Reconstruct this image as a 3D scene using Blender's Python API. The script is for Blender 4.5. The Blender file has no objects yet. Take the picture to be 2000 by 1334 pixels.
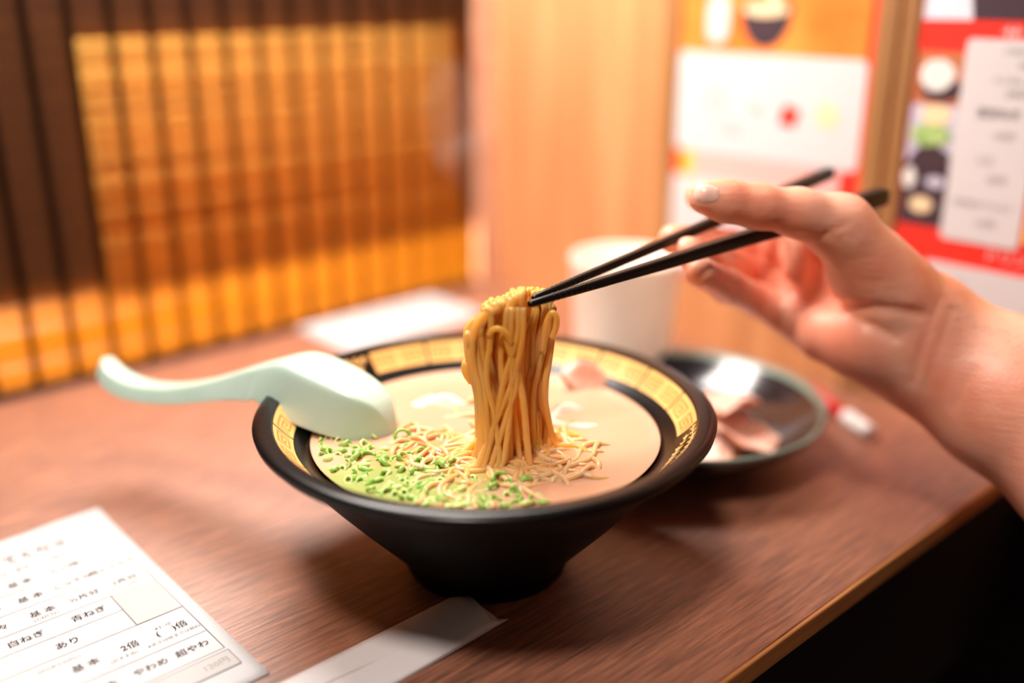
import bpy, bmesh, math, random
import numpy as np
from mathutils import Vector, Matrix
random.seed(7); np.random.seed(7)
SC = bpy.context.scene
COL = SC.collection
# ------------------------------------------------------------------ camera geometry
FPX = 1944.444; CAMZ = .256; TH = math.radians(19.4); CT, ST = math.cos(TH), math.sin(TH)
def ray(x, y):
    r = (x-1000)/FPX; u = -(y-667)/FPX
    return (r, CT+u*ST, -ST+u*CT)
def P(x, y, d):                       # the place seen at x, y at distance d along the view axis
    r = ray(x, y); return Vector((r[0]*d, r[1]*d, CAMZ+r[2]*d))
def T(x, y, z=0.0):                   # the place seen at x, y on the level z
    r = ray(x, y); k = (z-CAMZ)/r[2]; return Vector((r[0]*k, r[1]*k, z))
def V_at_Y(x, y, Y):
    r = ray(x, y); k = Y/r[1]; return Vector((r[0]*k, Y, CAMZ+r[2]*k))
# booth frame: corner between blind and right partition; E1 runs along the blind, E2 away from the diner
CN = Vector((-.0168, .8989, 0)); E1 = Vector((.7374, .67546, 0)); E2 = Vector((-.67546, .7374, 0))
YAW = math.atan2(E1.y, E1.x)
def B(l, m, z=0.0): return CN + E1*l + E2*m + Vector((0, 0, z))
# ------------------------------------------------------------------ helpers
def tag(o, label=None, cat=None, group=None, kind=None):
    if label: o['label'] = label
    if cat: o['category'] = cat
    if group: o['group'] = group
    if kind: o['kind'] = kind
    return o
def empty(name, loc, rotz=0.0, label=None, cat=None, group=None, kind=None, mat=None):
    o = bpy.data.objects.new(name, None); COL.objects.link(o)
    o.empty_display_size = .01
    if mat is not None: o.matrix_world = mat
    else: o.location = loc; o.rotation_euler = (0, 0, rotz)
    return tag(o, label, cat, group, kind)
def mesh_obj(name, verts, faces, mats, parent=None, smooth=True, fmat=None, loc=None):
    me = bpy.data.meshes.new(name)
    if loc is not None: verts = [Vector(v)-Vector(loc) for v in verts]
    me.from_pydata([tuple(v) for v in verts], [], [tuple(f) for f in faces])
    for m in (mats if isinstance(mats, (list, tuple)) else [mats]): me.materials.append(m)
    if fmat is not None: me.polygons.foreach_set('material_index', fmat)
    me.polygons.foreach_set('use_smooth', [smooth]*len(me.polygons))
    me.update()
    o = bpy.data.objects.new(name, me); COL.objects.link(o)
    if loc is not None: o.location = loc
    if parent: o.parent = parent
    return o
def fixn(o):
    bm = bmesh.new(); bm.from_mesh(o.data); bmesh.ops.recalc_face_normals(bm, faces=bm.faces); bm.to_mesh(o.data); bm.free(); return o
def bevel(o, w, seg=2):
    m = o.modifiers.new('b', 'BEVEL'); m.width = w; m.segments = seg; m.limit_method = 'ANGLE'; m.angle_limit = .6
    return o
def box(x0, x1, y0, y1, z0, z1):
    v = [(x, y, z) for x in (x0, x1) for y in (y0, y1) for z in (z0, z1)]
    f = [(0,1,3,2),(4,6,7,5),(0,4,5,1),(2,3,7,6),(0,2,6,4),(1,5,7,3)]
    return v, f
def merge(parts):
    V, F = [], []
    for v, f in parts:
        n = len(V); V += list(v); F += [tuple(i+n for i in q) for q in f]
    return V, F
def lathe(prof, n=96, closed=False, a0=0, a1=2*math.pi):
    V, F = [], []
    full = abs(a1-a0-2*math.pi) < 1e-6
    m = n if full else n+1
    for i in range(m):
        a = a0+(a1-a0)*i/n
        for r, z in prof: V.append((r*math.cos(a), r*math.sin(a), z))
    k = len(prof)
    for i in range(n):
        j = (i+1) % m
        for q in range(k-1 if not closed else k):
            p = (q+1) % k
            F.append((i*k+q, j*k+q, j*k+p, i*k+p))
    return V, F
def tube(pts, rad, n=8, cap=True):
    pts = [Vector(p) for p in pts]
    rads = rad if isinstance(rad, (list, tuple)) else [rad]*len(pts)
    V, F = [], []
    up = Vector((0, 0, 1)); t0 = (pts[1]-pts[0]).normalized()
    if abs(t0.dot(up)) > .9: up = Vector((0, 1, 0))
    nrm = (up - t0*up.dot(t0)).normalized()
    for i, p in enumerate(pts):
        t = (pts[min(i+1, len(pts)-1)]-pts[max(i-1, 0)]).normalized()
        nrm = (nrm - t*nrm.dot(t)).normalized(); b = t.cross(nrm)
        for k in range(n):
            a = 2*math.pi*k/n; V.append(p+(nrm*math.cos(a)+b*math.sin(a))*rads[i])
    for i in range(len(pts)-1):
        for k in range(n):
            F.append((i*n+k, i*n+(k+1) % n, (i+1)*n+(k+1) % n, (i+1)*n+k))
    if cap:
        F.append(tuple(range(n))[::-1]); F.append(tuple((len(pts)-1)*n+k for k in range(n)))
    return V, F
def catmull(pts, sub=6):
    pts = [Vector(p) for p in pts]; out = []
    q = [2*pts[0]-pts[1]]+pts+[2*pts[-1]-pts[-2]]
    for i in range(1, len(q)-2):
        for s in range(sub):
            t = s/sub; a, b, c, d = q[i-1], q[i], q[i+1], q[i+2]
            out.append(.5*((2*b)+(c-a)*t+(2*a-5*b+4*c-d)*t*t+(3*b-a-3*c+d)*t**3))
    out.append(pts[-1]); return out
def interp(tab, x):
    if x <= tab[0][0]: return tab[0][1]
    for (a, p), (b, q) in zip(tab, tab[1:]):
        if x <= b: return p+(q-p)*(x-a)/(b-a)
    return tab[-1][1]
# ------------------------------------------------------------------ materials
def mat(name, col, rough=.5, spec=.5, metal=0, sss=0, sssr=(1, .3, .15), scale=.005, coat=0, trans=0):
    m = bpy.data.materials.new(name); m.use_nodes = True
    b = m.node_tree.nodes['Principled BSDF']
    b.inputs['Base Color'].default_value = (*col, 1); b.inputs['Roughness'].default_value = rough
    b.inputs['Specular IOR Level'].default_value = spec; b.inputs['Metallic'].default_value = metal
    b.inputs['Subsurface Weight'].default_value = sss; b.inputs['Subsurface Radius'].default_value = sssr
    b.inputs['Subsurface Scale'].default_value = scale; b.inputs['Coat Weight'].default_value = coat
    b.inputs['Coat Roughness'].default_value = .1
    return m
def N(m, t, **kw):
    n = m.node_tree.nodes.new(t)
    for k, v in kw.items():
        if hasattr(n, k): setattr(n, k, v)
        else: n.inputs[k].default_value = v
    return n
def L(m, a, b): m.node_tree.links.new(a, b)
def bsdf(m): return m.node_tree.nodes['Principled BSDF']
def ramp(m, stops):
    r = N(m, 'ShaderNodeValToRGB'); e = r.color_ramp.elements
    while len(e) < len(stops): e.new(.5)
    for i, (p, c) in enumerate(stops): e[i].position = p; e[i].color = (*c, 1)
    return r
def noise_col(m, stops, scale=(1, 1, 1), nscale=5, detail=4, rough=.55, bump=0, dist=0, coord='Object', bdist=.0005, warp=None):
    tc = N(m, 'ShaderNodeTexCoord'); mp = N(m, 'ShaderNodeMapping'); mp.inputs['Scale'].default_value = scale
    L(m, tc.outputs[coord], mp.inputs['Vector'])
    nz = N(m, 'ShaderNodeTexNoise'); nz.inputs['Scale'].default_value = nscale; nz.inputs['Detail'].default_value = detail
    nz.inputs['Roughness'].default_value = rough; nz.inputs['Distortion'].default_value = dist
    L(m, mp.outputs[0], nz.inputs['Vector'])
    r = ramp(m, stops); L(m, nz.outputs['Fac'], r.inputs[0]); L(m, r.outputs[0], bsdf(m).inputs['Base Color'])
    if bump:
        b = N(m, 'ShaderNodeBump'); b.inputs['Strength'].default_value = bump; b.inputs['Distance'].default_value = bdist
        L(m, nz.outputs['Fac'], b.inputs['Height']); L(m, b.outputs[0], bsdf(m).inputs['Normal'])
    return nz, r
# table wood: long broken grain lines along the counter
M_table = mat('table_wood', (.5, .2, .1), .36, 1.0)
nz, r = noise_col(M_table, [(.33, (.085, .028, .013)), (.5, (.31, .108, .05)), (.66, (.52, .21, .11))], (5, 90, 90), 6, 7, .7, .5, bdist=.0007)
rr = N(M_table, 'ShaderNodeMapRange'); bsdf(M_table).inputs['IOR'].default_value = 1.75; rr.inputs['To Min'].default_value = .56; rr.inputs['To Max'].default_value = .42
L(M_table, nz.outputs['Fac'], rr.inputs['Value']); L(M_table, rr.outputs[0], bsdf(M_table).inputs['Roughness'])
M_edge = mat('table_edge_wood', (.62, .25, .08), .45)
noise_col(M_edge, [(.3, (.5, .19, .055)), (.7, (.7, .3, .1))], (4, 60, 60), 6, 4)
M_wall = mat('partition_wood', (.75, .36, .17), .5, .4)
noise_col(M_wall, [(.3, (.48, .2, .075)), (.55, (.6, .27, .11)), (.75, (.7, .35, .165))], (22, 22, 1.6), 2.2, 4, .5)
M_wall2 = mat('frame_wood', (.4, .19, .07), .5, .4)
noise_col(M_wall2, [(.3, (.24, .11, .035)), (.7, (.48, .23, .085))], (60, 60, 4), 2, 4, .5)
M_post = mat('pale_post', (.68, .34, .22), .5)
noise_col(M_post, [(.3, (.5, .24, .14)), (.7, (.75, .4, .27))], (10, 10, 20), 3, 3)
M_dark = mat('dark_board', (.02, .014, .012), .8, .2)
M_floor = mat('floor_tile', (.008, .007, .007), .8, .1)
# bamboo: backlit slats let warm light through
M_bam = bpy.data.materials.new('bamboo'); M_bam.use_nodes = True
nt = M_bam.node_tree; pb = bsdf(M_bam); nzb, rb = noise_col(M_bam, [(.3, (.46, .24, .04)), (.7, (.7, .42, .09))], (1.2, 10, 240), 3, 3, .6)
pb.inputs['Roughness'].default_value = .6; pb.inputs['Specular IOR Level'].default_value = .2
L(M_bam, ramp(M_bam, [(0, (.07, .028, .015)), (1, (.13, .05, .02))]).outputs[0], pb.inputs['Base Color'])
tr = N(M_bam, 'ShaderNodeBsdfTranslucent'); L(M_bam, rb.outputs[0], tr.inputs['Color'])
mx = N(M_bam, 'ShaderNodeMixShader'); mx.inputs[0].default_value = .6
L(M_bam, pb.outputs[0], mx.inputs[1]); L(M_bam, tr.outputs[0], mx.inputs[2]); L(M_bam, mx.outputs[0], nt.nodes['Material Output'].inputs['Surface'])
M_string = mat('blind_ribbon', (.05, .025, .015), .9, .1)
M_ribbon = mat('woven_ribbon', (.012, .007, .005), .95, .0)
M_dimcloth = bpy.data.materials.new('dimming_cloth'); M_dimcloth.use_nodes = True  # translucent cloth added to dim the light behind the blind
pb = bsdf(M_dimcloth); pb.inputs['Base Color'].default_value = (.5, .25, .08, 1)
tr = N(M_dimcloth, 'ShaderNodeBsdfTranslucent'); tr.inputs['Color'].default_value = (.86, .68, .36, 1)
mx = N(M_dimcloth, 'ShaderNodeMixShader'); mx.inputs[0].default_value = .7
L(M_dimcloth, pb.outputs[0], mx.inputs[1]); L(M_dimcloth, tr.outputs[0], mx.inputs[2]); L(M_dimcloth, mx.outputs[0], M_dimcloth.node_tree.nodes['Material Output'].inputs['Surface'])
M_black = mat('black_lacquer', (.008, .006, .006), .27, .4)
noise_col(M_black, [(.3, (.002, .0015, .0015)), (.7, (.005, .004, .004))], nscale=60)
M_blackm = mat('black_lacquer_outside', (.002, .0018, .0018), .5, .12)
M_gold = mat('gold_enamel', (.86, .5, .16), .38, .4)
M_orange = mat('orange_enamel', (.78, .22, .045), .4, .4)
M_celadon = mat('celadon', (.55, .72, .6), .28, .5, sss=.15, sssr=(.5, .8, .6), scale=.004)
noise_col(M_celadon, [(.35, (.43, .57, .48)), (.65, (.47, .61, .52))], nscale=40)
M_plate = mat('dark_plate_glaze', (.014, .01, .014), .16, .6, coat=.5)
M_platerim = mat('sage_rim_glaze', (.2, .27, .21), .3)
M_meat = mat('pork', (.8, .42, .3), .45, .5, sss=.35, sssr=(1, .4, .25), scale=.004)
noise_col(M_meat, [(.3, (.8, .4, .28)), (.5, (.93, .58, .46)), (.7, (.97, .78, .66))], nscale=55, detail=3, bump=.6, bdist=.001)
M_meatrind = mat('pork_rind', (.35, .1, .035), .35)
M_white = mat('white_paper', (.86, .86, .86), .6, .3)
noise_col(M_white, [(.4, (.56, .55, .555)), (.6, (.6, .59, .595))], nscale=8)
M_sleeve = mat('sleeve_paper', (.84, .78, .77), .55, .3)
noise_col(M_sleeve, [(.4, (.82, .76, .75)), (.6, (.86, .81, .8))], nscale=12)
M_cup = mat('ivory_plastic', (.86, .78, .68), .35, .5, sss=.2, sssr=(1, .8, .6), scale=.01)
noise_col(M_cup, [(.4, (.84, .76, .66)), (.6, (.88, .8, .7))], nscale=9)
M_cupin = mat('cup_inside', (.9, .84, .76), .4)
M_ink = mat('black_ink', (.05, .04, .04), .6, .1)
M_inkg = mat('grey_ink', (.3, .28, .28), .6, .1)
M_cell = mat('grey_printed_cell', (.5, .48, .47), .6, .2)
M_red = mat('red_print', (.85, .035, .02), .5, .3)
M_pink = mat('pale_red_print', (.88, .46, .42), .5, .3)
M_wprint = mat('white_print', (.66, .63, .635), .5, .3)
M_oprint = mat('orange_print', (.87, .22, .03), .5, .3)
noise_col(M_oprint, [(.35, (.82, .17, .02)), (.65, (.92, .32, .06))], nscale=14)
M_yprint = mat('yellow_print', (.92, .55, .06), .5, .3)
M_peach = mat('peach_print', (.9, .68, .42), .5, .3)
M_navy = mat('dark_print', (.06, .035, .045), .5, .3)
M_bluegrey = mat('lilac_print', (.55, .53, .66), .5, .3)
M_rice = mat('rice_print', (.8, .78, .74), .5, .3)
M_green = mat('green_print', (.32, .5, .13), .5, .3)
noise_col(M_green, [(.35, (.16, .36, .06)), (.65, (.55, .68, .3))], nscale=160)
M_brown = mat('brown_print', (.5, .17, .07), .5, .3)
M_penred = mat('red_plastic', (.75, .02, .02), .3)
M_penwhite = mat('white_plastic', (.92, .92, .9), .25)
M_chop = mat('black_chopstick', (.006, .005, .005), .34, .3)
noise_col(M_chop, [(.3, (.002, .002, .002)), (.7, (.006, .004, .004))], (1, 1, 1), 90)
# noodles
M_nood = mat('noodle', (.93, .62, .24), .28, .5, sss=.25, sssr=(1, .6, .2), scale=.0015)
noise_col(M_nood, [(.35, (1, .64, .14)), (.6, (1, .78, .34))], nscale=25)
def translucent_mix(m, col, f):
    t = N(m, 'ShaderNodeBsdfTranslucent'); t.inputs['Color'].default_value = (*col, 1)
    x = N(m, 'ShaderNodeMixShader'); x.inputs[0].default_value = f
    L(m, bsdf(m).outputs[0], x.inputs[1]); L(m, t.outputs[0], x.inputs[2]); L(m, x.outputs[0], m.node_tree.nodes['Material Output'].inputs['Surface'])
translucent_mix(M_nood, (1, .74, .2), .5)
translucent_mix(M_ribbon, (.36, .19, .07), .5)
M_nood2 = mat('noodle_in_broth', (.93, .7, .42), .25, .5, sss=.4, sssr=(1, .6, .3), scale=.004)
noise_col(M_nood2, [(.35, (.72, .38, .14)), (.6, (.84, .54, .28))], nscale=45)
M_scal = mat('scallion', (.22, .45, .06), .35, .5, sss=.3, sssr=(.5, 1, .2), scale=.002)
noise_col(M_scal, [(.3, (.14, .36, .04)), (.5, (.3, .5, .1)), (.7, (.55, .66, .25))], nscale=220)
M_scal2 = mat('scallion_pale', (.6, .72, .28), .35, .5, sss=.3, sssr=(.6, 1, .3), scale=.002)
# broth: creamy, with the red-sauce cloud at the noodles and the green herb crescent at the front left
M_broth = mat('broth', (.85, .6, .4), .18, .5, sss=.25, sssr=(1, .7, .4), scale=.004)
tc = N(M_broth, 'ShaderNodeTexCoord')
def blob(cx, cy, sx, sy, r0, r1):
    mp = N(M_broth, 'ShaderNodeMapping'); mp.inputs['Location'].default_value = (-cx/sx, -cy/sy, 0); mp.inputs['Scale'].default_value = (1/sx, 1/sy, 0)
    L(M_broth, tc.outputs['Object'], mp.inputs['Vector'])
    nn = N(M_broth, 'ShaderNodeTexNoise'); nn.inputs['Scale'].default_value = 45; nn.inputs['Detail'].default_value = 5; L(M_broth, tc.outputs['Object'], nn.inputs['Vector'])
    ln = N(M_broth, 'ShaderNodeVectorMath', operation='LENGTH'); L(M_broth, mp.outputs[0], ln.inputs[0])
    ad = N(M_broth, 'ShaderNodeMath', operation='MULTIPLY_ADD'); L(M_broth, nn.outputs['Fac'], ad.inputs[0]); ad.inputs[1].default_value = .9; L(M_broth, ln.outputs['Value'], ad.inputs[2])
    mr = N(M_broth, 'ShaderNodeMapRange', interpolation_type='SMOOTHSTEP'); mr.inputs['From Min'].default_value = r0+.45; mr.inputs['From Max'].default_value = r1+.45
    mr.inputs['To Min'].default_value = 1; mr.inputs['To Max'].default_value = 0
    L(M_broth, ad.outputs[0], mr.inputs['Value']); return mr.outputs[0]
def mixc(fac, a, b):
    m = N(M_broth, 'ShaderNodeMix', data_type='RGBA'); L(M_broth, fac, m.inputs[0])
    if isinstance(a, tuple): m.inputs[6].default_value = (*a, 1)
    else: L(M_broth, a, m.inputs[6])
    m.inputs[7].default_value = (*b, 1); return m.outputs[2]
c1 = mixc(blob(-.006, -.03, .05, .028, .5, 1.2), (.64, .37, .24), (.76, .29, .10))
c2 = mixc(blob(-.034, -.052, .05, .022, .55, 1.15), c1, (.33, .38, .12))
L(M_broth, c2, bsdf(M_broth).inputs['Base Color'])
bn = N(M_broth, 'ShaderNodeTexNoise'); bn.inputs['Scale'].default_value = 120; L(M_broth, tc.outputs['Object'], bn.inputs['Vector'])
bb = N(M_broth, 'ShaderNodeBump'); bb.inputs['Strength'].default_value = .07; bb.inputs['Distance'].default_value = .0008
L(M_broth, bn.outputs['Fac'], bb.inputs['Height']); L(M_broth, bb.outputs[0], bsdf(M_broth).inputs['Normal'])
# skin
M_skin = mat('skin', (.8, .4, .28), .42, .45, sss=.45, sssr=(1, .32, .16), scale=.007)
tcs = N(M_skin, 'ShaderNodeTexCoord')
n1 = N(M_skin, 'ShaderNodeTexNoise'); n1.inputs['Scale'].default_value = 28; n1.inputs['Detail'].default_value = 3; L(M_skin, tcs.outputs['Object'], n1.inputs['Vector'])
r1 = ramp(M_skin, [(.3, (.86, .30, .18)), (.52, (.92, .43, .29)), (.72, (.95, .54, .40))]); L(M_skin, n1.outputs['Fac'], r1.inputs[0]); L(M_skin, r1.outputs[0], bsdf(M_skin).inputs['Base Color'])
n2 = N(M_skin, 'ShaderNodeTexVoronoi'); n2.inputs['Scale'].default_value = 800; L(M_skin, tcs.outputs['Object'], n2.inputs['Vector'])
mps = N(M_skin, 'ShaderNodeMapping'); mps.inputs['Rotation'].default_value = (0, .5, 0); mps.inputs['Scale'].default_value = (60, 60, 260); L(M_skin, tcs.outputs['Object'], mps.inputs['Vector'])
n3 = N(M_skin, 'ShaderNodeTexNoise'); n3.inputs['Scale'].default_value = 1.6; n3.inputs['Detail'].default_value = 3; L(M_skin, mps.outputs[0], n3.inputs['Vector'])
ma = N(M_skin, 'ShaderNodeMath', operation='MULTIPLY_ADD'); L(M_skin, n2.outputs['Distance'], ma.inputs[0]); ma.inputs[1].default_value = .25; L(M_skin, n3.outputs['Fac'], ma.inputs[2])
bs = N(M_skin, 'ShaderNodeBump'); bs.inputs['Strength'].default_value = .3; bs.inputs['Distance'].default_value = .0009
L(M_skin, ma.outputs[0], bs.inputs['Height']); L(M_skin, bs.outputs[0], bsdf(M_skin).inputs['Normal'])
M_nail = mat('nail', (.92, .56, .45), .3, .5, sss=.3, scale=.002)
M_hair = mat('arm_hair', (.1, .04, .02), .5)

# ------------------------------------------------------------------ setting
v, f = box(-1.6, 1.6, -1.2, 1.8, -.77, -.75); mesh_obj('floor', v, f, M_floor, smooth=False)['kind'] = 'structure'
# right partition (plane l=0, faces -E1), in the booth frame
def booth(name, l0, l1, m0, m1, z0, z1, mt, bev=0, **kw):
    v, f = box(0, l1-l0, 0, m1-m0, 0, z1-z0)
    o = mesh_obj(name, v, f, mt, smooth=False); o.location = B(l0, m0, z0); o.rotation_euler = (0, 0, YAW)
    if bev: bevel(o, bev)
    return tag(o, **kw) if kw else o
booth('wall_right', 0, .03, -.80, .03, -.03, .75, M_wall, kind='structure')
booth('wall_right_dark', 0, .03, -.80, .03, -.75, -.0305, M_dark, kind='structure')  # lower wall given a near-black colour for the darkness below the counter
booth('wall_back', .0, .03, .031, .5, -.75, .75, M_dark, kind='structure')
booth('trim_1', -.021, -.0005, -.004, .03, .0005, .75, M_post, .002, kind='structure')      # pale post in the corner
booth('trim_2', -.0032, -.0002, -.2055, -.19, .0005, .75, M_wall2, .001, kind='structure')
booth('trim_3', -.0042, -.0002, -.3705, -.3565, .0005, .75, M_wall2, .001, kind='structure')
booth('trim_4', -.0035, -.0002, -.3825, -.3735, .0005, .75, M_wall2, .001, kind='structure')
# counter: one long board, its front edge strip, apron below
ct = empty('counter', B(-.5, -.25, 0), YAW, 'reddish brown wood grain counter top carrying the bowl and papers', 'counter')
def local_box(name, l0, l1, m0, m1, z0, z1, mt, parent, org, bev=0):
    v, f = box(l0-org[0], l1-org[0], m0-org[1], m1-org[1], z0-org[2], z1-org[2])
    o = mesh_obj(name, v, f, mt, parent, smooth=False)
    if bev: bevel(o, bev)
    return o
local_box('tabletop', -1.1, -.0002, -.4895, .5, -.0108, 0, M_table, ct, (-.5, -.25, 0), .0005)
local_box('underlayer', -1.1, -.0002, -.486, .03, -.028, -.0109, M_dark, ct, (-.5, -.25, 0))
local_box('edge_strip', -1.1, -.0002, -.4915, -.4896, -.0108, -.0002, M_edge, ct, (-.5, -.25, 0), .0008)
local_box('apron', -1.1, -.0002, -.486, -.47, -.12, -.0282, M_dark, ct, (-.5, -.25, 0))
# bamboo blind
bl = empty('bamboo_blind', B(-.42, 0, .0012), YAW, 'amber bamboo roll blind with dark vertical ribbons hanging behind the counter', 'blind')
parts = []
z = .006
while z < .44:
    h = random.uniform(.0018, .0023)
    parts.append(box(-.6, .397, -.0007+random.uniform(-.0002, .0002), .0007, z, z+h)); z += h+random.uniform(.0001, .0004)
v, f = merge(parts); mesh_obj('slats', v, f, M_bam, bl, smooth=False)
v, f = box(-.6, .398, -.0022, .0022, -.001, .006); bevel(mesh_obj('bottom_rail', v, f, M_string, bl, smooth=False), .001)
for i in range(22):
    x = .012+.42-.045 - .02645*i - .0
    x = (-.3834+.02645*(14-i)) + .42
    if x > .396: continue
    v, f = box(x-.0024, x+.0024, -.0022, -.0011, .004, .44)
    mesh_obj('ribbon', v, f, M_ribbon, bl, smooth=False)
# serving hatch behind the blind: dark board with an opening that shapes the backlight, plus an added cloth dimming its upper part
parts = [box(-1.0, -.352, .006, .02, .068, .75), box(-.034, -.0205, .006, .02, .068, .2275), box(-.352, -.0205, .006, .02, .2275, .75)]
v, f = merge(parts); v = [(x, y, z-.068) for x, y, z in v]
o = mesh_obj('hatch_panel', v, f, M_dark, smooth=False); o.location = B(0, 0, .068); o.rotation_euler = (0, 0, YAW)
tag(o, kind='structure'); o.name = 'window_1'
o = booth('light_dimming_cloth', -.351, -.004, .0245, .0255, .064, .30, M_dimcloth)
tag(o, 'added thin orange cloth dimming the backlight in the hatch behind the blind', 'cloth')
# ------------------------------------------------------------------ flat printed things
def plane_poly(pts, d=0.0, th=.0004):
    """polygon in (m, z) on the partition, front at l=-d"""
    n = len(pts); V = [(-d, m, z) for m, z in pts]+[(-d+th, m, z) for m, z in pts]
    F = [tuple(range(n)), tuple(range(n, 2*n))[::-1]]+[(i, (i+1) % n, n+(i+1) % n, n+i) for i in range(n)]
    return V, F
def rrect(m0, m1, z0, z1, r=.004, k=5):
    out = []
    for cx, cy, a in ((m1-r, z1-r, 0), (m0+r, z1-r, 90), (m0+r, z0+r, 180), (m1-r, z0+r, 270)):
        for i in range(k+1):
            t = math.radians(a+90*i/k); out.append((cx+r*math.cos(t), cy+r*math.sin(t)))
    return out
def ell(cx, cz, a, b, n=28, t0=0, t1=360, wob=0, sd=0):
    rnd = random.Random(sd); out = []
    for i in range(n):
        t = math.radians(t0+(t1-t0)*i/(n if t1-t0 == 360 else n-1)); w = 1+wob*rnd.uniform(-1, 1)
        out.append((cx+a*w*math.cos(t), cz+b*w*math.sin(t)))
    return out
def wallthing(name, m, z, label, cat):
    return empty(name, B(-.0002, m, z), YAW, label, cat)
def wp(name, pts, layer, mt, parent, base):
    V, F = plane_poly([(m-base[0], z-base[1]) for m, z in pts], .0008+layer*.00035, .0003)
    return fixn(mesh_obj(name, V, F, mt, parent, smooth=False))
def text_mesh(name, body, size, mt, parent, M, extrude=0):
    cu = bpy.data.curves.new(name, 'FONT'); cu.body = body; cu.size = size; cu.align_x = 'CENTER'; cu.align_y = 'CENTER'; cu.extrude = extrude; cu.resolution_u = 2
    to = bpy.data.objects.new(name, cu); COL.objects.link(to)
    dg = bpy.context.evaluated_depsgraph_get(); me = bpy.data.meshes.new_from_object(to.evaluated_get(dg))
    bpy.data.objects.remove(to); bpy.data.curves.remove(cu)
    me.transform(M); me.materials.clear(); me.materials.append(mt)
    o = bpy.data.objects.new(name, me); COL.objects.link(o); o.parent = parent
    return o
# reading direction on the partition (seen from the booth, left to right) is -E2, i.e. local -Y
WALLROT = Matrix(((0, 0, -1, 0), (-1, 0, 0, 0), (0, 1, 0, 0), (0, 0, 0, 1)))
def wtext(body, m, z, size, mt, parent, base, layer=4, sx=1):
    Mx = Matrix.Translation((-.0009-layer*.00035, m-base[0], z-base[1])) @ WALLROT @ Matrix.Scale(sx, 4, (1, 0, 0))
    return text_mesh('lettering', body, size, mt, parent, Mx)
# poster
pb_ = (-.278, .05)
po = wallthing('poster', *pb_, 'orange and white illustrated noodle poster on the wood partition behind the hand', 'poster')
wp('poster_sheet', rrect(-.3565, -.2035, .052, .285, .002), 0, M_red, po, pb_)
wp('picture_panel', rrect(-.3515, -.2045, .205, .284, .001), 1, M_oprint, po, pb_)
wp('white_panel', rrect(-.353, -.206, .146, .2155, .005), 2, M_wprint, po, pb_)
wp('pink_banner', rrect(-.3415, -.2235, .121, .1455, .001), 1, M_pink, po, pb_)
wp('yellow_block', rrect(-.2235, -.2125, .128, .1455, .001), 1, M_yprint, po, pb_)
wp('lower_white_panel', rrect(-.337, -.2045, .056, .1275, .004), 2, M_wprint, po, pb_)
wp('white_tag', rrect(-.2465, -.2285, .222, .2535, .0085), 2, M_wprint, po, pb_)
wp('drawn_bowl', ell(-.276, .246, .020, .026, 20, 180, 360), 2, M_navy, po, pb_)
wp('drawn_bowl_rim', ell(-.276, .246, .0205, .005), 3, M_navy, po, pb_)
wp('drawn_soup', ell(-.276, .2445, .0175, .0045), 4, M_peach, po, pb_)
wp('drawn_noodles', [(-.279, .244), (-.279, .284), (-.287, .284), (-.286, .244)], 5, M_peach, po, pb_)
wp('drawn_card', [(-.2925, .172), (-.3045, .1695), (-.3085, .181), (-.296, .185)], 3, M_red, po, pb_)
wp('drawn_dot', ell(-.3285, .1795, .0085, .0085), 3, M_peach, po, pb_)
wp('drawn_spot', ell(-.2745, .1795, .0042, .004), 3, M_pink, po, pb_)
wp('drawn_egg', ell(-.238, .186, .011, .012), 3, mat('faint_grey_print', (.58, .55, .55), .5), po, pb_)
wp('drawn_leaf', ell(-.253, .166, .012, .006), 3, bpy.data.materials['faint_grey_print'], po, pb_)
# menu
mb_ = (-.43, .02)
me_ = wallthing('menu_board', *mb_, 'red and white photo menu of side dishes on the partition at the right edge', 'menu')
wp('menu_sheet', rrect(-.60, -.3835, .022, .285, .001), 0, M_red, me_, mb_)
wp('picture_top', [(-.3842, .2405), (-.3842, .284), (-.4085, .284), (-.4135, .2405)], 1, mat('pale_blue_print', (.72, .72, .8), .5), me_, mb_)
wp('dark_picture', [(-.4135, .2405), (-.4035, .284), (-.60, .284), (-.60, .2405)], 1, M_navy, me_, mb_)
for z0, z1, mt in ((.192, .2225, M_brown), (.158, .192, M_bluegrey), (.1195, .158, M_navy)):
    wp('dish_photo', rrect(-.4135, -.3842, z0, z1, .0008), 1, mt, me_, mb_)
wp('photo_plate_shadow', ell(-.4005, .2015, .0125, .0075), 2, M_navy, me_, mb_)
wp('photo_rice', ell(-.3975, .2095, .0105, .0092, 24, 0, 360, .06, 3), 3, M_rice, me_, mb_)
wp('photo_dish', ell(-.400, .1865, .0095, .006), 2, M_peach, me_, mb_)
wp('photo_scallions', ell(-.3985, .1745, .0125, .0065, 24, 0, 360, .1, 5), 3, M_green, me_, mb_)
wp('photo_mushroom', ell(-.4, .160, .0125, .0085, 20, 0, 360, .1, 9), 3, M_navy, me_, mb_)
wp('photo_garlic', ell(-.3885, .148, .0038, .0065), 3, M_rice, me_, mb_)
wp('photo_saucer', ell(-.405, .147, .006, .0035), 3, M_bluegrey, me_, mb_)
wp('photo_egg', ell(-.398, .1325, .0072, .0048), 3, M_peach, me_, mb_)
wp('price_panel', rrect(-.4585, -.4125, .1145, .2305, .003), 3, M_wprint, me_, mb_)
wp('drinks_panel', rrect(-.60, -.405, .03, .0995, .004), 3, M_wprint, me_, mb_)
wp('side_stripe', rrect(-.60, -.4605, .119, .2285, .001), 1, M_yprint, me_, mb_)
wtext('サイドメニュー', -.474, .2318, .0125, M_wprint, me_, mb_, 2)
wtext('ドリンク', -.4575, .1085, .0085, M_wprint, me_, mb_, 4)
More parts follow.
